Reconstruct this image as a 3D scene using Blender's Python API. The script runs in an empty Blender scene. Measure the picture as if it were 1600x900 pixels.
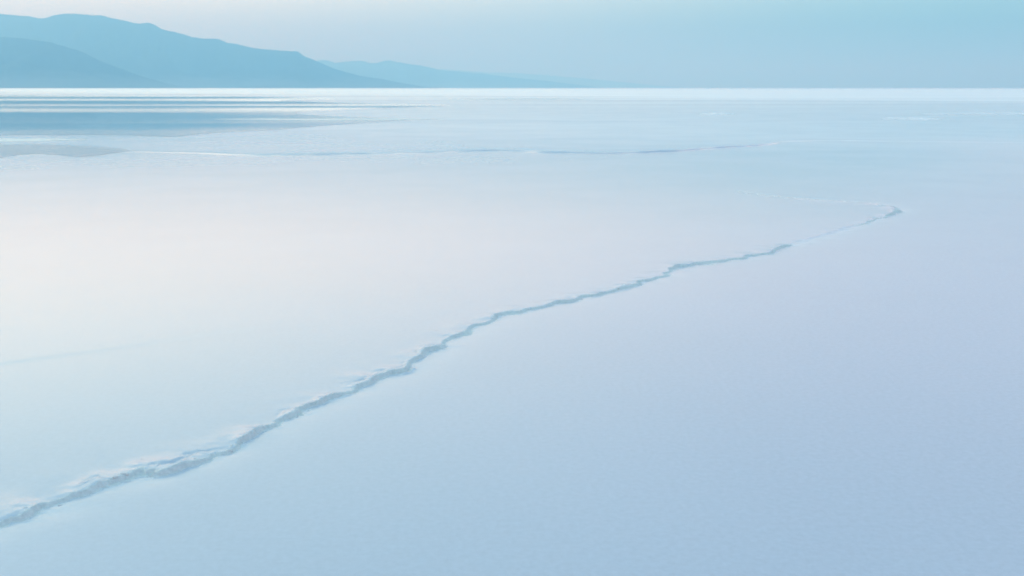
import bpy, bmesh, math, random
import numpy as np
from mathutils import Vector, noise
from mathutils.geometry import delaunay_2d_cdt

# ------------------------------------------------------------------ camera, sky, sun, exposure
scene = bpy.context.scene
COL = scene.collection

cam_data = bpy.data.cameras.new("camera")
cam_data.lens = 38.25
cam_data.sensor_width = 36.0
cam_data.clip_start = 0.05
cam_data.clip_end = 200000.0
cam = bpy.data.objects.new("camera", cam_data)
cam.location = (0.0, 0.0, 1.6)
cam.rotation_euler = (math.radians(90 - 10.4225), 0, 0)
COL.objects.link(cam)
scene.camera = cam

SUN_AZ, SUN_EL = -54.0, 11.0          # degrees, azimuth clockwise from the view direction
SKY_STRENGTH = 2.6

world = bpy.data.worlds.new("World")
scene.world = world
world.use_nodes = True
wn, wl = world.node_tree.nodes, world.node_tree.links
wn.clear()

def wnode(kind, **kw):
    n = wn.new(kind)
    for k, v in kw.items():
        setattr(n, k, v)
    return n

def wmath(op, a, b=None, c=None, clamp=False):
    n = wnode("ShaderNodeMath", operation=op, use_clamp=clamp)
    for i, v in enumerate((a, b, c)):
        if v is None:
            continue
        if isinstance(v, (int, float)):
            n.inputs[i].default_value = v
        else:
            wl.new(v, n.inputs[i])
    return n.outputs[0]

def wramp(fac, stops):
    n = wnode("ShaderNodeValToRGB")
    n.color_ramp.interpolation = "B_SPLINE"
    el = n.color_ramp.elements
    while len(el) < len(stops):
        el.new(0.5)
    for e, (p, c) in zip(el, stops):
        e.position = p
        e.color = (*c, 1)
    wl.new(fac, n.inputs[0])
    return n.outputs[0]

nishita = wnode("ShaderNodeTexSky", sky_type="NISHITA", sun_disc=False)
nishita.sun_elevation = math.radians(SUN_EL)
nishita.sun_rotation = math.radians(SUN_AZ)
nishita.air_density = 1.0
nishita.dust_density = 0.3
nishita.ozone_density = 4.0
bg_clear = wnode("ShaderNodeBackground")
bg_clear.inputs[1].default_value = 0.05
wl.new(nishita.outputs[0], bg_clear.inputs[0])

# thin even veil of high cloud, rosier towards the hidden sun, all the way round the sky
tc = wnode("ShaderNodeTexCoord")
sep = wnode("ShaderNodeSeparateXYZ")
wl.new(tc.outputs["Generated"], sep.inputs[0])
X, Y, Z = sep.outputs
elev = wmath("DIVIDE", wmath("ARCSINE", wmath("MINIMUM", wmath("MAXIMUM", Z, 0.0), 1.0)), math.pi / 2)
el_pos = wmath("POWER", elev, 0.5)     # spreads the low sky over the ramp
hor = wmath("SQRT", wmath("ADD", wmath("MULTIPLY", X, X), wmath("ADD", wmath("MULTIPLY", Y, Y), 1e-6)))
ga = math.radians(SUN_AZ)
cosaz = wmath("DIVIDE", wmath("ADD", wmath("MULTIPLY", X, math.sin(ga)), wmath("MULTIPLY", Y, math.cos(ga))), hor)
mr = wnode("ShaderNodeMapRange", interpolation_type="SMOOTHSTEP")
mr.inputs[1].default_value = 0.20
mr.inputs[2].default_value = 1.0
wl.new(cosaz, mr.inputs[0])
toward = mr.outputs[0]
e2 = lambda deg: math.sqrt(deg / 90.0)
EL_STOPS = [0, 3, 5, 7, 10, 14, 20, 35, 90]
AWAY = [(0.0200, 0.0200, 0.0200), (0.0200, 0.1320, 0.1330), (0.1270, 0.2740, 0.2770), (0.3760, 0.4090, 0.4080), (0.4850, 0.4410, 0.4560), (0.4190, 0.3760, 0.4160), (0.2700, 0.2870, 0.3390), (0.1510, 0.2490, 0.3110), (0.0830, 0.2550, 0.3470)]
TOWARD = [(0.1170, 0.0490, 0.1080), (0.2330, 0.2390, 0.2210), (0.4430, 0.4450, 0.3280), (0.7240, 0.6350, 0.4120), (0.8100, 0.7310, 0.4690), (0.6750, 0.7160, 0.5030), (0.4540, 0.6100, 0.5040), (0.2630, 0.4550, 0.4590), (0.0890, 0.2670, 0.3650)]
away_ramp = wramp(el_pos, [(e2(e), c) for e, c in zip(EL_STOPS, AWAY)])
sun_ramp = wramp(el_pos, [(e2(e), c) for e, c in zip(EL_STOPS, TOWARD)])
mixc = wnode("ShaderNodeMix", data_type="RGBA")
wl.new(toward, mixc.inputs[0]); wl.new(away_ramp, mixc.inputs[6]); wl.new(sun_ramp, mixc.inputs[7])
bg_veil = wnode("ShaderNodeBackground")
bg_veil.inputs[1].default_value = SKY_STRENGTH
wl.new(mixc.outputs[2], bg_veil.inputs[0])
add = wnode("ShaderNodeAddShader")
wl.new(bg_clear.outputs[0], add.inputs[0]); wl.new(bg_veil.outputs[0], add.inputs[1])
wout = wnode("ShaderNodeOutputWorld")
wl.new(add.outputs[0], wout.inputs[0])

sun_data = bpy.data.lights.new("sun", "SUN")
sun_data.energy = 1.4
sun_data.angle = math.radians(14)
sun_data.color = (1.0, 0.86, 0.78)
sun = bpy.data.objects.new("sun", sun_data)
sd = Vector((math.sin(ga) * math.cos(math.radians(SUN_EL)), math.cos(ga) * math.cos(math.radians(SUN_EL)), math.sin(math.radians(SUN_EL))))
sun.rotation_euler = sd.to_track_quat("Z", "Y").to_euler()
sun.location = (-40, 20, 30)
COL.objects.link(sun)

scene.view_settings.view_transform = "Standard"
scene.view_settings.look = "None"
scene.view_settings.exposure = 0.0
scene.view_settings.gamma = 1.0
scene.render.engine = "CYCLES"
scene.cycles.use_denoising = True
scene.cycles.max_bounces = 10
scene.cycles.volume_bounces = 3
scene.cycles.filter_width = 1.9

random.seed(7)
rng = np.random.default_rng(7)

# ------------------------------------------------------------------ helpers
def tag(o, label=None, cat=None, group=None, kind=None):
    if label: o["label"] = label
    if cat: o["category"] = cat
    if group: o["group"] = group
    if kind: o["kind"] = kind
    return o

def link(name, mesh, mat=None, parent=None):
    o = bpy.data.objects.new(name, mesh)
    COL.objects.link(o)
    if mat: mesh.materials.append(mat)
    if parent: o.parent = parent
    return o

class Mat:
    """small wrapper for node materials"""
    def __init__(self, name):
        self.m = bpy.data.materials.new(name)
        self.m.use_nodes = True
        self.n, self.l = self.m.node_tree.nodes, self.m.node_tree.links
        self.n.clear()
        self.out = self.n.new("ShaderNodeOutputMaterial")
    def node(self, kind, ins=None, **kw):
        n = self.n.new(kind)
        for k, v in kw.items(): setattr(n, k, v)
        for k, v in (ins or {}).items(): self.set(n.inputs[k], v)
        return n
    def set(self, sock, v):
        if isinstance(v, bpy.types.NodeSocket): self.l.new(v, sock)
        else: sock.default_value = v
    def pos(self, scale=(1, 1, 1)):
        g = self.node("ShaderNodeNewGeometry")
        mp = self.node("ShaderNodeMapping", {"Vector": g.outputs["Position"], "Scale": scale})
        return mp.outputs[0]
    def noise(self, scale, detail=3, rough=0.5, aniso=(1, 1, 1)):
        return self.node("ShaderNodeTexNoise", {"Vector": self.pos(aniso), "Scale": scale, "Detail": detail, "Roughness": rough}).outputs["Fac"]
    def remap(self, v, a, b, c, d, smooth=True):
        n = self.node("ShaderNodeMapRange", {0: v, 1: a, 2: b, 3: c, 4: d})
        n.interpolation_type = "SMOOTHSTEP" if smooth else "LINEAR"
        return n.outputs[0]
    def math(self, op, a, b):
        return self.node("ShaderNodeMath", {0: a, 1: b}, operation=op).outputs[0]
    def mix(self, f, a, b):
        n = self.node("ShaderNodeMix", data_type="RGBA")
        self.set(n.inputs[0], f); self.set(n.inputs[6], a); self.set(n.inputs[7], b)
        return n.outputs[2]
    def bump(self, h, strength, dist, normal=None):
        n = self.node("ShaderNodeBump", {"Height": h, "Strength": strength, "Distance": dist})
        if normal is not None: self.l.new(normal, n.inputs["Normal"])
        return n.outputs[0]

# ------------------------------------------------------------------ materials
def salt_material():
    k = Mat("salt_crust")
    att = k.node("ShaderNodeAttribute", attribute_name="wet").outputs["Fac"]
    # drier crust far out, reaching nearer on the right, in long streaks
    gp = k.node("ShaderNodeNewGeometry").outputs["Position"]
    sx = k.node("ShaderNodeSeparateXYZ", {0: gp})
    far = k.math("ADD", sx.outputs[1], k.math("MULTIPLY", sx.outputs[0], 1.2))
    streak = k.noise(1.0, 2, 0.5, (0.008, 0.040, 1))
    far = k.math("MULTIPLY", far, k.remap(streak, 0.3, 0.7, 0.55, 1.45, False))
    dry_and_sheen = k.math("ADD", k.remap(far, 17, 60, 0, 0.32), k.remap(far, 70, 340, 0, 0.64))
    big = k.noise(0.35, 2, 0.5)
    mid = k.noise(9.0, 4, 0.6)
    grain = k.noise(48.0, 4, 0.65)
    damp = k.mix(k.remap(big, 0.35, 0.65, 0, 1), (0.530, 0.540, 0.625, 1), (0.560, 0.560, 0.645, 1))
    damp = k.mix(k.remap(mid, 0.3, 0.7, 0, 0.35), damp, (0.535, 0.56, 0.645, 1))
    dry_and_sheen = k.math("MAXIMUM", dry_and_sheen, k.math("MULTIPLY", k.node("ShaderNodeAttribute", attribute_name="foot_sheen").outputs["Fac"], 0.22))  # bright sky reflection at the ridge foot, painted as paler salt
    fine = k.remap(k.noise(34.0, 4, 0.72), 0.3, 0.7, 0.935, 1.065, False)
    fine = k.node("ShaderNodeCombineColor", {0: fine, 1: fine, 2: fine}).outputs[0]
    mul = k.node("ShaderNodeMix", data_type="RGBA", blend_type="MULTIPLY")
    k.set(mul.inputs[0], k.remap(att, 0, 1, 1.0, 0.3, False)); k.set(mul.inputs[6], damp); k.set(mul.inputs[7], fine)
    damp = mul.outputs[2]
    col = k.mix(dry_and_sheen, damp, (0.93, 0.93, 0.93, 1))
    r = k.remap(att, 0, 1, 0.255, 0.12, False)
    r = k.math("ADD", r, k.math("ADD", k.remap(mid, 0.3, 0.7, -0.006, 0.006), k.remap(big, 0.3, 0.7, -0.007, 0.007)))
    r = k.math("MINIMUM", k.math("ADD", r, k.math("MULTIPLY", dry_and_sheen, 0.14)), 0.268)
    b1 = k.bump(grain, k.math("MULTIPLY", k.remap(att, 0, 1, 0.20, 0.015, False), k.remap(big, 0.25, 0.75, 0.75, 1.15)), 0.0016)
    p = k.node("ShaderNodeBsdfPrincipled", {"Base Color": col, "Roughness": r, "IOR": 1.48, "Normal": b1})
    k.l.new(p.outputs[0], k.out.inputs[0])
    return k.m

def broken_salt_material():
    k = Mat("broken_salt")
    n1 = k.noise(60.0, 4, 0.6)
    n2 = k.noise(260.0, 2, 0.6)
    col = k.mix(k.remap(n1, 0.3, 0.7, 0, 1), (0.66, 0.64, 0.64, 1), (0.78, 0.75, 0.74, 1))
    b = k.bump(n1, 0.7, 0.006)
    b = k.bump(n2, 0.5, 0.0015, b)
    p = k.node("ShaderNodeBsdfPrincipled", {"Base Color": col, "Roughness": 0.55, "IOR": 1.45, "Normal": b})
    k.l.new(p.outputs[0], k.out.inputs[0])
    return k.m

def bar_material(name, lo, hi):
    k = Mat(name)
    n1 = k.noise(3.0, 4, 0.6)
    col = k.mix(k.remap(n1, 0.3, 0.7, 0, 1), (*lo, 1), (*hi, 1))
    p = k.node("ShaderNodeBsdfPrincipled", {"Base Color": col, "Roughness": 0.35, "Normal": k.bump(n1, 0.15, 0.01)})
    k.l.new(p.outputs[0], k.out.inputs[0])
    return k.m

def water_material(name, calm=1.0):
    k = Mat(name)
    wind = k.noise(1.0, 3, 0.5, (0.008, 0.045, 1))
    rough = k.remap(wind, 0.36, 0.62, 0.046, 0.150)
    yy = k.node("ShaderNodeSeparateXYZ", {0: k.node("ShaderNodeNewGeometry").outputs["Position"]}).outputs[1]
    rough = k.math("MULTIPLY", rough, k.math("MULTIPLY", k.remap(yy, 42, 75, 0.72, 1.0), calm))   # calmer by the near shore
    xy = k.node("ShaderNodeSeparateXYZ", {0: k.node("ShaderNodeNewGeometry").outputs["Position"]})
    open_side = k.math("DIVIDE", xy.outputs[0], xy.outputs[1])
    rough = k.math("MULTIPLY", rough, k.remap(open_side, -0.34, -0.14, 1.0, 1.55))       # more ruffled towards the open plain
    fr = k.node("ShaderNodeFresnel", {"IOR": 1.34})
    gl = k.node("ShaderNodeBsdfGlossy", {"Color": (0.97, 0.98, 1.0, 1), "Roughness": rough})
    tr = k.node("ShaderNodeBsdfTransparent", {"Color": (0.86, 0.92, 0.95, 1)})
    ms = k.node("ShaderNodeMixShader", {0: fr.outputs[0], 1: tr.outputs[0], 2: gl.outputs[0]})
    k.l.new(ms.outputs[0], k.out.inputs[0])
    return k.m

def hill_material(name, rock, scrub, foot):
    k = Mat(name)
    n1 = k.noise(0.0022, 6, 0.6)
    g = k.node("ShaderNodeNewGeometry")
    z = k.node("ShaderNodeSeparateXYZ", {0: g.outputs["Position"]}).outputs[2]
    col = k.mix(k.remap(n1, 0.35, 0.65, 0, 1), (*rock, 1), (*scrub, 1))
    zz = k.math("ADD", z, k.remap(n1, 0, 1, -60, 60))
    col = k.mix(k.remap(zz, 0, 120, 1, 0), col, (*foot, 1))      # low haze painted into the colour of the feet
    p = k.node("ShaderNodeBsdfPrincipled", {"Base Color": col, "Roughness": 0.95, "Specular IOR Level": 0.1})
    k.l.new(p.outputs[0], k.out.inputs[0])
    return k.m

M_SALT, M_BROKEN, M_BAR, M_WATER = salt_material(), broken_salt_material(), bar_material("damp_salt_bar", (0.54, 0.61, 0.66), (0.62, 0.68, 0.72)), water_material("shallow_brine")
M_POND = water_material("shallow_brine_pool", 1.5)
M_DRY = bar_material("dry_salt_bar", (0.80, 0.83, 0.86), (0.88, 0.90, 0.91))

# ------------------------------------------------------------------ the salt flat and its ridges (metres, camera foot at 0,0)
MAIN = [(-2.458, 2.538), (-2.303, 3.023), (-2.133, 3.393), (-1.963, 3.651), (-1.901, 3.813), (-1.882, 3.93), (-1.813, 4.027), (-1.77, 4.027), (-1.725, 4.122), (-1.698, 4.222), (-1.606, 4.333), (-1.492, 4.395), (-1.391, 4.515), (-1.292, 4.616), (-1.251, 4.757), (-1.204, 4.906), (-1.125, 5.106), (-1.04, 5.322), (-0.963, 5.448), (-0.897, 5.667), (-0.775, 5.796), (-0.658, 6.029), (-0.571, 6.28), (-0.488, 6.503), (-0.455, 6.723), (-0.359, 6.996), (-0.261, 7.21), (-0.156, 7.395), (-0.122, 7.502), (0.0, 7.701), (0.19, 7.911), (0.363, 8.082), (0.599, 8.339), (0.884, 8.698), (1.132, 9.026), (1.334, 9.313), (1.44, 9.583), (1.611, 9.832), (1.916, 10.055), (2.235, 10.289), (2.525, 10.618), (2.78, 11.013), (2.963, 11.292), (3.258, 11.687), (3.726, 12.333), (4.227, 12.989), (4.742, 13.717), (5.073, 14.223), (5.163, 14.529), (5.179, 14.931), (5.073, 15.225), (4.839, 15.486), (4.457, 15.756), (3.991, 16.131), (3.627, 16.884), (3.543, 17.204)]
FAR = [(-22.333, 29.4), (-15.841, 27.087), (-12.313, 26.31), (-10.772, 27.087), (-9.546, 27.911), (-7.998, 27.356), (-6.156, 26.31), (-4.661, 26.564), (-3.168, 27.087), (-1.624, 27.77), (-0.333, 28.488), (0.804, 27.493), (2.365, 26.954), (4.079, 27.911), (5.73, 29.717), (7.386, 31.231), (8.202, 33.302), (9.896, 33.915), (11.662, 33.302), (15.186, 32.518), (21.128, 32.906)]
SWELL = [(-4.113, 5.629), (-3.429, 5.945), (-3.015, 6.22), (-2.72, 6.422), (-2.412, 6.654), (-2.093, 6.94), (-1.737, 7.21), (-1.335, 7.395)]

def resample(pts, step_of):
    """points along a polyline, spacing given by step_of(distance from the camera foot)"""
    pts = np.array(pts, float)
    out = [pts[0]]
    for a, b in zip(pts[:-1], pts[1:]):
        L = np.linalg.norm(b - a)
        st = step_of(np.linalg.norm((a + b) / 2))
        n = max(1, int(round(L / st)))
        for i in range(1, n + 1):
            out.append(a + (b - a) * i / n)
    return np.array(out)

def smooth(p, it):
    p = p.copy()
    for _ in range(it):
        p[1:-1] = p[1:-1] * 0.5 + (p[:-2] + p[2:]) * 0.25
    return p

def line_query(pts, line):
    """signed distance (positive = left of the walking direction) and position along the line in vertex units"""
    a, b = line[:-1], line[1:]
    d = b - a
    L2 = (d ** 2).sum(1)
    S = np.empty(len(pts)); T = np.empty(len(pts))
    for i in range(0, len(pts), 4000):
        q = pts[i:i + 4000]
        w = q[:, None, :] - a[None]
        t = np.clip((w * d[None]).sum(2) / L2, 0, 1)
        r = w - t[..., None] * d[None]
        dd = (r ** 2).sum(2)
        j = dd.argmin(1)
        k = np.arange(len(q))
        cr = d[j, 0] * w[k, j, 1] - d[j, 1] * w[k, j, 0]
        S[i:i + 4000] = np.sqrt(dd[k, j]) * np.where(cr >= 0, 1, -1)
        T[i:i + 4000] = j + t[k, j]
    return S, T

def vnoise(pts, scale, seed=0.0, octaves=3):
    return np.array([noise.fractal(Vector((p[0] * scale, p[1] * scale, seed)), 1.0, 2.0, octaves) for p in pts])

main_line = smooth(resample(MAIN, lambda d: 0.0075 * d), 2)
far_line = smooth(resample(FAR, lambda d: 0.3), 2)
swell_line = smooth(resample(SWELL, lambda d: 0.15), 4)
main_y = main_line[:, 1]
tip = int(np.argmax(main_line[:, 0]))
# height of the broken step along the main ridge
def main_height(T):
    i = np.clip(T, 0, len(main_line) - 1)
    y = np.interp(i, np.arange(len(main_line)), main_y)
    h = np.interp(y, [0, 4.0, 5.0, 6.3, 8.0, 9.6, 10.6, 10.9, 11.2, 12.8, 13.4, 14.2, 14.9], [.0145, .014, .014, .0125, .008, .013, .010, .015, .005, .005, .008, .022, .022])
    h2 = np.interp(i - tip, [0, 20, 60, 200], [.024, .006, .003, .003])
    h = np.where(i > tip + 3, np.minimum(h, h2), h)
    return h

def step(x):
    x = np.clip(x, 0, 1)
    return x * x * (3 - 2 * x)

def ground_height(P):
    """height, plus ridge distances, for an array of ground points"""
    n = len(P)
    z = np.zeros(n)
    r = np.hypot(P[:, 0], P[:, 1])
    sm = np.full(n, 99.0); sf = np.full(n, 99.0); sw = np.full(n, 99.0)
    near = (r < 45) & (P[:, 1] > 0.5)
    idx = np.where(near)[0]
    Q = P[idx]
    Sr, Tr = line_query(Q, main_line)
    close = np.abs(Sr) < 0.6
    # ragged course: warp the distance with noise
    S = Sr.copy()
    c = np.where(close)[0]
    jog = vnoise(Q[c], 6.5, 4.1, 1)
    jog = np.round(jog * 3.0) / 3.0 * 0.5 + jog * 0.5                  # crust breaks off in steps
    w = 0.030 * vnoise(Q[c], 3.2, 1.3, 2) + 0.075 * jog + 0.014 * vnoise(Q[c], 30.0, 8.1, 2)
    S[c] += w * np.exp(-(Sr[c] / 0.3) ** 2)
    h = main_height(Tr)
    hn = np.ones(len(Q)); rough = np.zeros(len(Q)); lobe = np.zeros(len(Q))
    hn[c] = 0.95 + 1.5 * vnoise(Q[c], 4.5, 9.7, 3)
    rough[c] = vnoise(Q[c], 26.0, 2.2, 3)
    lobe[c] = vnoise(Q[c], 9.0, 6.6, 2)
    hh = h * np.clip(hn, 0.12, 1.9)
    wd = 0.004 + 0.30 * hh + 0.10 * np.clip(1 - h / 0.008, 0, 1)
    face = step((S + wd) / (2 * wd))
    fade = np.exp(-(np.maximum(S, 0) / 1.6) ** 2)
    end = step((len(main_line) - 1 - Tr) / 45.0)
    base = 0.005 * fade
    zz = face * (base + np.maximum(hh - 0.005, 0) * np.where(S > 0, np.exp(-np.maximum(S, 0) / 0.09), 1))
    # a second, lower shelf of crust in front of the face here and there
    shelf = np.clip(lobe - 0.12, 0, 1) * 1.3
    zz += shelf * hh * np.exp(-((S + 0.030) / 0.016) ** 2)
    zz += rough * 0.20 * hh * np.exp(-(S / 0.045) ** 2)
    # cracks that split the crust behind its edge
    crack = np.zeros(len(Q))
    crack[c] = np.clip(vnoise(Q[c], 3.6, 12.4, 2) - 0.08, 0, 1)
    zz -= np.clip(crack * 1.6, 0, 0.4) * hh * np.exp(-((S - 0.055 - 0.05 * crack) / 0.012) ** 2)
    # beyond the hooked tip the edge runs out as a hairline crack
    zz += 0.024 * step((Tr - tip - 2) / 10.0) * step((-S + 0.01) / 0.05) * np.exp(-np.maximum(-S, 0) / 0.25)
    # the plain dips gently towards the foot of the ridge on the near side
    dip = 0.0065 * np.exp(-np.maximum(-S, 0) / 0.12)
    zz -= dip * (1 - face) * (np.abs(Sr) < 1.6)
    z[idx] += zz * np.where(Tr >= len(main_line) - 1.001, 0, end)
    sm[idx] = S
    # the distant ridge, raised on its far side
    Sf, Tf = line_query(Q, far_line)
    cf = np.where(np.abs(Sf) < 2.5)[0]
    Sfw = Sf[cf] + 0.10 * vnoise(Q[cf], 1.2, 3.3, 3)
    nf = np.clip(1 + 0.6 * vnoise(Q[cf], 1.0, 7.1, 3), 0.65, 1.5)
    xs = np.interp(Tf[cf], np.arange(len(far_line)), far_line[:, 0])
    hf = np.interp(xs, [-14, -10, -8, -5, 0, 4, 7, 8.3, 9.5, 22], [0.001, .003, .010, .030, .036, .044, .044, .018, .010, .008]) * nf
    z[idx[cf]] += hf * step((Sfw + 0.06) / 0.12) * np.exp(-np.maximum(Sfw, 0) / 0.5)
    sf[idx[cf]] = Sfw
    # a faint swell on the wet side
    Sw, Tw = line_query(Q, swell_line)
    cw = np.where(np.abs(Sw) < 1.5)[0]
    endw = np.interp(Tw[cw], [0, 4, len(swell_line) - 14, len(swell_line) - 1], [0, 1, 0.6, 0])
    z[idx[cw]] += endw * 0.0035 * step((Sw[cw] + 0.07) / 0.14) * np.exp(-np.maximum(Sw[cw], 0) / 0.8)
    sw[idx[cw]] = Sw[cw]
    return z, sm, sf, sw

def offsets(inner, outer, st, grow):
    o = [0.0]
    x, s = 0.0, st
    while x < outer:
        if x > inner: s *= grow
        x += s
        o += [x, -x]
    return sorted(o)

pts = []
ln = resample(main_line, lambda d: 0.0026 * d)
tg = np.gradient(ln, axis=0); tg /= np.linalg.norm(tg, axis=1)[:, None]
nm = np.stack([-tg[:, 1], tg[:, 0]], 1)
for p, nrm in zip(ln, nm):
    d = np.linalg.norm(p)
    st = 0.0017 * d
    for o in offsets(max(0.075, 4 * st), 0.55, st, 1.28):
        q = p + nrm * (o + random.uniform(-.2, .2) * st) + tg[0] * random.uniform(-.2, .2) * st
        pts.append(q)
ln = resample(far_line, lambda d: 0.07)
tg = np.gradient(ln, axis=0); tg /= np.linalg.norm(tg, axis=1)[:, None]
nm = np.stack([-tg[:, 1], tg[:, 0]], 1)
for p, nrm in zip(ln, nm):
    for o in offsets(0.2, 2.6, 0.04, 1.3):
        pts.append(p + nrm * (o + random.uniform(-.008, .008)))
ln = resample(swell_line, lambda d: 0.04)
tg = np.gradient(ln, axis=0); tg /= np.linalg.norm(tg, axis=1)[:, None]
nm = np.stack([-tg[:, 1], tg[:, 0]], 1)
for p, nrm in zip(ln, nm):
    for o in offsets(0.1, 1.6, 0.022, 1.25):
        pts.append(p + nrm * (o + random.uniform(-.004, .004)))
r = 1.2
while r < 45:                                        # finer mesh before the camera
    for a in np.arange(-0.62, 0.62, 0.022):
        rr = r * (1 + random.uniform(-.006, .006))
        aa = a + random.uniform(-.006, .006)
        pts.append(np.array((rr * math.sin(aa), rr * math.cos(aa))))
    r *= 1.024
r = 0.5
while r < 45000:                                     # coarse rings to the horizon all round
    for k in range(48):
        a = 2 * math.pi * (k + random.uniform(-.1, .1)) / 48
        aw = (a + math.pi) % (2 * math.pi) - math.pi
        if abs(aw) < 0.64 and 1.1 < r < 46: continue
        pts.append(np.array((r * math.sin(a), r * math.cos(a))))
    r *= 1.16
pts = np.array(pts)
V2, _, FACES, *_ = delaunay_2d_cdt([Vector((float(x), float(y))) for x, y in pts], [], [], 0, 1e-5)
V2 = np.array([(v.x, v.y) for v in V2])
ZZ, SM, SF, SW = ground_height(V2)
V3 = np.column_stack([V2, ZZ])
# undercut the broken edge: crest vertices lean out over the face
FA = np.array([f for f in FACES if len(f) == 3], int)
full = bpy.data.meshes.new("full")
full.from_pydata(V3.tolist(), [], FA.tolist())
full.update()
if sum(p.normal.z for p in list(full.polygons)[:200]) < 0:
    full.flip_normals(); full.update()
    FA = FA[:, ::-1].copy()
NRM = np.empty(len(V3) * 3); full.vertices.foreach_get("normal", NRM); NRM = NRM.reshape(-1, 3)
bpy.data.meshes.remove(full)

Rad = np.hypot(V2[:, 0], V2[:, 1])
# the water film thins gradually from the far-left plate to the near right
film_line = np.vstack([main_line[:tip:6], [(9.0, 21.0), (14.0, 32.0), (30.0, 70.0)]])
film_line = np.vstack([[(-3.0, -6.0)], film_line])
FS, _ = line_query(np.clip(V2, -200, 200), film_line)
_, TV = line_query(V2, main_line)
FOOT_SHEEN = np.where(TV > len(main_line) - 1.01, 0, np.interp(TV, [0, np.argmax(main_y > 10.9), np.argmax(main_y > 11.4), len(main_line)], [1, 1, 2.0, 1.0])) * np.where(SM < 0, np.exp(-np.abs(SM) / 0.14), np.exp(-np.abs(SM) / 0.03))  # mask of the painted bright reflection beside the ridge, fading outwards
WET = step((FS + 4.5) / 8.0)
WET = np.maximum(WET, step((V2[:, 1] - 16) / 25.0))

fs = SM[FA].mean(1); ff = SF[FA].mean(1); fz = ZZ[FA].max(1)
cen = V2[FA].mean(1)
_, Tc = line_query(cen, main_line)
hc = main_height(Tc)
on_main = (np.abs(fs) < 0.24) & (Tc > 0.5) & (Tc < len(main_line) - 1.6) & (np.linalg.norm(cen, axis=1) < 25)
slope = 1 - np.abs(np.cross(V3[FA[:, 1]] - V3[FA[:, 0]], V3[FA[:, 2]] - V3[FA[:, 0]])[:, 2]) / np.maximum(1e-12, np.linalg.norm(np.cross(V3[FA[:, 1]] - V3[FA[:, 0]], V3[FA[:, 2]] - V3[FA[:, 0]]), axis=1))
is_face = on_main & (fs > -0.015 - 0.5 * hc) & (fs < 0.010 + 0.5 * hc) & (hc > 0.005)
is_rim = on_main & ~is_face & (fs > 0)
is_foot = on_main & ~is_face & ~is_rim
on_far = (np.abs(ff) < 0.42) & ~on_main
fw = SW[FA].mean(1)
on_swell = (np.abs(fw) < 0.16) & ~on_main & ~on_far
is_flat = ~(on_main | on_far | on_swell)

def submesh(name, mask, mat, parent=None):
    f = FA[mask]
    used, inv = np.unique(f, return_inverse=True)
    m = bpy.data.meshes.new(name)
    m.from_pydata(V3[used].tolist(), [], inv.reshape(-1, 3).tolist())
    for nme, arr in (("wet", WET), ("foot_sheen", FOOT_SHEEN)):
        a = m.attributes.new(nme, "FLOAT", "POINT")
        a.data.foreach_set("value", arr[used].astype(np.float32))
    m.polygons.foreach_set("use_smooth", np.ones(len(f), bool))
    m.update()
    m.normals_split_custom_set_from_vertices(NRM[used].tolist())
    return link(name, m, mat, parent)

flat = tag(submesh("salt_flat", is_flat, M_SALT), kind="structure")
flat["label"] = "wide flat plain of damp pale salt reaching to the horizon"

ridge = bpy.data.objects.new("salt_ridge", None)
COL.objects.link(ridge)
tag(ridge, "long ragged pressure ridge of broken salt running diagonally from lower left to a hooked tip", "salt ridge", "pressure ridges on the salt flat")
submesh("broken_face", is_face, M_BROKEN, ridge)
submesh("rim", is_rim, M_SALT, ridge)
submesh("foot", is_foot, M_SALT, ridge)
far_ridge = tag(submesh("salt_ridge", on_far, M_SALT), "thin low salt ridge line crossing the plain in the distance", "salt ridge", "pressure ridges on the salt flat")
swell = tag(submesh("salt_swell", on_swell, M_SALT), "faint low swell in the wet salt at the left edge, before the ragged ridge", "salt swell")

# broken flakes of crust standing along the ridge
def flake_mesh(seed):
    rnd = random.Random(seed)
    bm = bmesh.new()
    n = rnd.randint(5, 7)
    base, top = [], []
    for i in range(n):
        a = 2 * math.pi * (i + rnd.uniform(-.25, .25)) / n
        rr = rnd.uniform(0.7, 1.15)
        base.append(bm.verts.new((rr * math.cos(a), rr * 0.62 * math.sin(a), rnd.uniform(-.05, .05))))
        k = rnd.uniform(0.6, 0.92)
        top.append(bm.verts.new((rr * k * math.cos(a), rr * 0.62 * k * math.sin(a), rnd.uniform(.32, .55))))
    bm.faces.new(list(reversed(base)))
    c = bm.verts.new((rnd.uniform(-.2, .2), rnd.uniform(-.15, .15), .62))
    for i in range(n):
        j = (i + 1) % n
        bm.faces.new((base[i], base[j], top[j], top[i]))
        bm.faces.new((top[i], top[j], c))
    m = bpy.data.meshes.new("salt_flake")
    bm.to_mesh(m); bm.free()
    m.materials.append(M_BROKEN)
    return m
flakes = [flake_mesh(s) for s in range(7)]
cand = []
tgm = np.gradient(main_line, axis=0); tgm /= np.linalg.norm(tgm, axis=1)[:, None]
for i in range(len(main_line)):
    x, y = main_line[i]
    if y < 3.2 or y > 10.8 or main_height(np.array([float(i)]))[0] < 0.007: continue
    if random.random() < (0.34 if y < 5.2 else 0.12):
        cand.append(i)
sp, rots = [], []
for i in cand:
    nn = np.array((-tgm[i, 1], tgm[i, 0]))
    off = random.uniform(-0.03, 0.02)
    sp.append(main_line[i] + nn * off + tgm[i] * random.uniform(-.02, .02))
    rots.append(math.atan2(tgm[i, 1], tgm[i, 0]))
zf, *_ = ground_height(np.array(sp))
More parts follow.
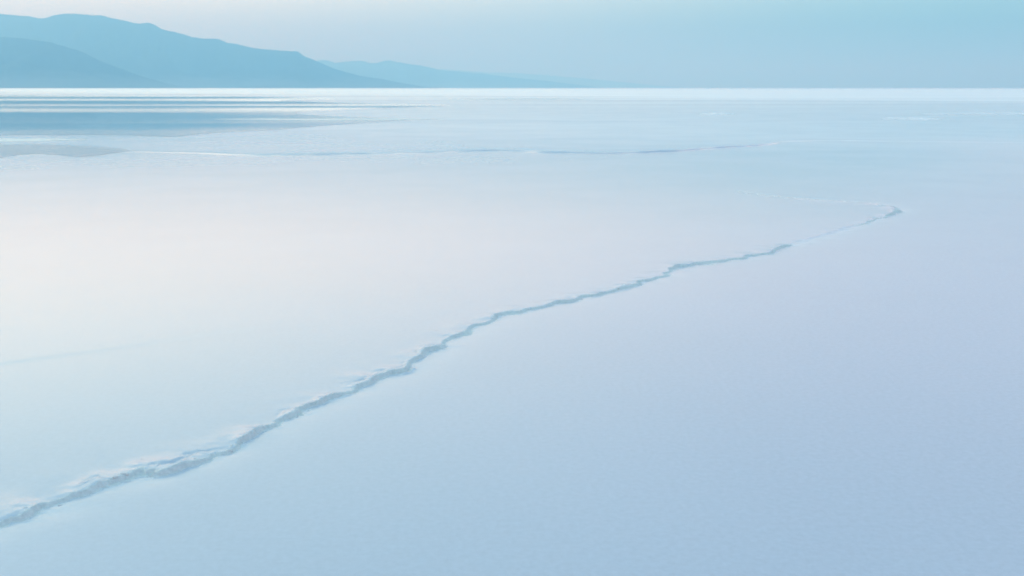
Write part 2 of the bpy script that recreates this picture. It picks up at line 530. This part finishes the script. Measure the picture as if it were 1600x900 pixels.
for p, z, a in zip(sp, zf, rots):
    o = bpy.data.objects.new("salt_flake", random.choice(flakes))
    COL.objects.link(o); o.parent = ridge
    s = random.uniform(0.008, 0.018) * (1.5 if p[1] < 5.4 and random.random() < 0.3 else 1.0)
    o.location = (p[0], p[1], z - 0.3 * s)
    o.scale = (s * random.uniform(.9, 1.8), s, s * random.uniform(.6, 1.1))
    o.rotation_euler = (random.uniform(-.4, .4), random.uniform(-.3, .3), a + random.uniform(-.6, .6))

# ------------------------------------------------------------------ shallow water
WATER_EDGE = [(-36.058, 36.368), (-23.64, 36.853), (-17.659, 37.861), (-15.786, 37.604), (-14.789, 37.861), (-13.155, 37.604), (-11.315, 36.609), (-10.965, 38.386), (-10.419, 40.638), (-9.162, 42.507), (-8.506, 45.654), (-7.46, 49.301), (-6.174, 53.065), (-5.291, 56.861), (-8.544, 61.238), (-12.484, 67.14), (-14.24, 74.295), (-12.551, 83.149), (-8.619, 92.819), (-5.981, 103.089), (-13.173, 113.553), (-23.99, 129.292), (-30.503, 146.166), (-27.276, 168.091)]
WATER_FAR = [(-53.436, 204.963), (-89.668, 221.125), (-106.678, 230.2), (-236.379, 240.05), (-420, 200), (-300, 60), (-120, 34)]
POND = [(-22.009, 31.408), (-16.695, 31.77), (-14.84, 31.77), (-13.542, 31.77), (-12.084, 30.881), (-10.479, 29.4), (-9.807, 28.196), (-9.918, 27.356), (-10.004, 26.31), (-10.272, 25.816), (-11.032, 26.564), (-11.923, 26.823), (-11.973, 25.575), (-12.525, 24.881), (-14.893, 24.222), (-17.611, 24.657)]

def catmull(P, n=10):
    P = np.array(P, float); N = len(P); out = []
    for i in range(N):
        a, b, c, d = P[i - 1], P[i], P[(i + 1) % N], P[(i + 2) % N]
        L = np.linalg.norm(c - b)
        for k in range(n):
            t = k / n
            q = 0.5 * (2 * b + (c - a) * t + (2 * a - 5 * b + 4 * c - d) * t * t + (3 * b - a - 3 * c + d) * t ** 3)
            out.append(q + np.array([noise.noise(Vector((q[0] * .9, q[1] * .9, s))) for s in (1.0, 5.0)]) * min(0.18, 0.05 * L))
    return np.array(out)

def sheet(name, outline, z, mat):
    v, _, f, *_ = delaunay_2d_cdt([Vector((float(x), float(y))) for x, y in outline], [], [list(range(len(outline)))], 1, 1e-5)
    m = bpy.data.meshes.new(name)
    m.from_pydata([(p.x, p.y, z) for p in v], [], [tuple(q) for q in f])
    m.update()
    if len(m.polygons) and m.polygons[0].normal.z < 0: m.flip_normals()
    return link(name, m, mat)

w = tag(sheet("water", catmull(WATER_EDGE + WATER_FAR), 0.003, M_WATER), kind="structure")
w["label"] = "still sheet of shallow water mirroring the hills"
w2 = tag(sheet("water", catmull(POND), 0.003, M_POND), kind="structure")
w2["label"] = "small pool of shallow water at the left edge, before the larger sheet"

# ------------------------------------------------------------------ dry salt bars standing out of the water
def salt_bar(label, x0, x1, y0, y1, h, seed, mat=None):
    rnd = random.Random(seed)
    NX, NY = 60, 10
    verts, faces = [], []
    for i in range(NX + 1):
        t = i / NX
        env = max(0.0, math.sin(math.pi * t)) ** 0.6
        mid = (y0 + y1) / 2 + (y1 - y0) * 0.35 * noise.fractal(Vector((t * 4, seed, 0)), 1, 2, 3)
        half = (y1 - y0) / 2 * env * (1 + 0.5 * noise.fractal(Vector((t * 7, seed, 3)), 1, 2, 3))
        for j in range(NY + 1):
            s = 2 * j / NY - 1
            zz = h * env * (1 - s * s) * (1 + 0.5 * noise.fractal(Vector((t * 14, s * 2, seed)), 1, 2, 3))
            verts.append((x0 + (x1 - x0) * t, mid + half * s, 0.002 + max(zz, 0) if abs(s) < 1 else 0.002))
    for i in range(NX):
        for j in range(NY):
            a = i * (NY + 1) + j
            faces.append((a, a + NY + 1, a + NY + 2, a + 1))
    m = bpy.data.meshes.new("salt_bar")
    m.from_pydata(verts, [], faces)
    m.polygons.foreach_set("use_smooth", np.ones(len(faces), bool))
    m.update()
    return tag(link("salt_bar", m, mat or M_BAR), label, "salt bar", "low salt bars on the far plain")

salt_bar("pale salt bar at the left edge between the small pool and the larger water", -20.5, -13.3, 33.2, 35.4, 0.035, 1.5)
salt_bar("thin salt bar below the right end of the mirrored hill", -15.5, -3.5, 55.5, 58.5, 0.025, 3.5)
salt_bar("bright white salt streak far out in the middle of the plain", -10.0, 12.0, 150, 172, 0.06, 5.5)
salt_bar("tiny white salt hump out on the right half of the plain", 11.6, 13.8, 67.5, 69.5, 0.04, 6.5, M_DRY)
salt_bar("white salt hump far out on the right, above the hooked tip of the ragged ridge", 19.4, 22.4, 56, 58.5, 0.05, 7.5, M_DRY)
salt_bar("long pale salt bar at the right edge below the horizon", 25.5, 52.0, 67.5, 71.0, 0.04, 8.5, M_DRY)

# ------------------------------------------------------------------ hills
def hill(name, label, crest, dist, depth, mat, seed, spur=0.6):
    c = np.array(crest, float)
    c = c[np.argsort(c[:, 0])]
    x0, x1 = c[0, 0], c[-1, 0]
    NX, NY = 260, 44
    verts, faces = [], []
    for i in range(NX + 1):
        x = x0 + (x1 - x0) * i / NX
        h = float(np.interp(x, c[:, 0], c[:, 1]))
        jag = noise.fractal(Vector((x * 0.006, seed, 0)), 1, 2, 4) * 0.05 * min(h, 300)
        h = max(0.0, h + jag)
        cy = dist + 0.0 * depth
        for j in range(NY + 1):
            v = 2 * j / NY - 1
            a = abs(v)
            sp = abs(noise.fractal(Vector((x * 0.0016, v * 1.6, seed + 4)), 1, 2, 5))
            prof = (1 - a) ** 1.25
            zz = h * prof * (1 - spur * sp * min(1, a * 4)) 
            yy = cy + v * depth * (0.35 + 0.65 * min(1, h / 350)) 
            verts.append((x * (yy / dist) if v < 0 else x, yy, zz - (3.0 if a == 1 else 0)))
    for i in range(NX):
        for j in range(NY):
            a = i * (NY + 1) + j
            faces.append((a, a + NY + 1, a + NY + 2, a + 1))
    m = bpy.data.meshes.new(name)
    m.from_pydata(verts, [], faces)
    m.polygons.foreach_set("use_smooth", np.ones(len(faces), bool))
    m.update()
    o = link(name, m, mat)
    tag(o, kind="structure"); o["label"] = label
    return o

M_HILL = hill_material("bare_hillside", (0.024, 0.040, 0.044), (0.018, 0.034, 0.036), (0.15, 0.16, 0.16))
A = [(-8590, 549.6), (-7428, 672.0), (-6467, 583.1), (-5719, 627.6), (-5084, 683.1), (-4573, 649.8), (-4317, 633.1), (-4205, 605.3), (-4088, 644.3), (-3972, 655.4), (-3659, 638.7), (-3575, 610.9), (-3462, 594.2), (-3349, 566.4), (-3252, 571.9), (-3123, 521.7), (-2869, 449.1), (-2669, 437.9), (-2527, 398.7), (-2299, 348.2), (-2070, 331.3), (-1927, 320.1), (-1842, 269.4), (-1728, 229.9), (-1615, 173.5), (-1386, 111.2), (-1155, 77.2), (-983, 43.1), (-810, 14.7), (-636, 0.5)]
B = [(-4893, 456.9), (-3914, 476.0), (-3232, 385.8), (-2839, 420.5), (-2693, 380.8), (-2350, 413.0), (-2155, 372.2), (-1860, 413.0), (-1567, 361.0), (-1323, 322.6), (-1079, 264.9), (-785, 245.7), (-393, 207.2), (0, 159.0), (491, 110.8), (983, 52.8), (1377, 4.5)]
C = [(-3739, 389.2), (-2492, 450.3), (-1713, 450.3), (-1246, 419.8), (-623, 374.0), (0, 358.7), (779, 312.8), (2028, 205.6), (3122, 98.3), (4061, 9.3)]
D = [(-6204, 275.4), (-5161, 348.0), (-4546, 307.7), (-3921, 364.0), (-3305, 327.8), (-3140, 315.7), (-2896, 267.3), (-2775, 226.8), (-2654, 174.1), (-2533, 121.3), (-2411, 76.4), (-2248, 31.5), (-2124, 1.6)]
hill("hill", "broad blue mountain range falling away from the left edge", A, 10000, 2200, M_HILL, 1.0)
hill("hill", "paler second range with a bumpy crest behind the main mountain", B, 17000, 2600, M_HILL, 11.0)
hill("hill", "faintest far range dissolving into the haze", C, 27000, 3000, M_HILL, 21.0)
hill("hill", "dark near spur at the left edge before the main mountain", [(x * 0.97, z * 0.97) for x, z in D], 6984, 1200, M_HILL, 31.0)

# ------------------------------------------------------------------ haze: the air between here and the hills
def haze_box():
    bm = bmesh.new()
    R = 47000.0
    lo, hi = -1.5, 760.0
    v = [bm.verts.new((x * R, y * R, z)) for z in (lo, hi) for y in (-1, 1) for x in (-1, 1)]
    for f in ((0, 2, 3, 1), (4, 5, 7, 6), (0, 1, 5, 4), (2, 6, 7, 3), (0, 4, 6, 2), (1, 3, 7, 5)):
        bm.faces.new([v[i] for i in f])
    m = bpy.data.meshes.new("haze")
    bm.to_mesh(m); bm.free()
    k = Mat("haze_air")
    p = k.node("ShaderNodeVolumePrincipled", {"Color": (0.205, 0.485, 0.727, 1), "Absorption Color": (0.687, 0.41, 0.116, 1), "Density": 2.2e-4, "Anisotropy": 0.5})
    k.l.new(p.outputs[0], k.out.inputs["Volume"])
    o = link("haze", m, k.m)
    tag(o, kind="stuff"); o["label"] = "pale blue haze filling the air over the plain"
    return o
haze_box()
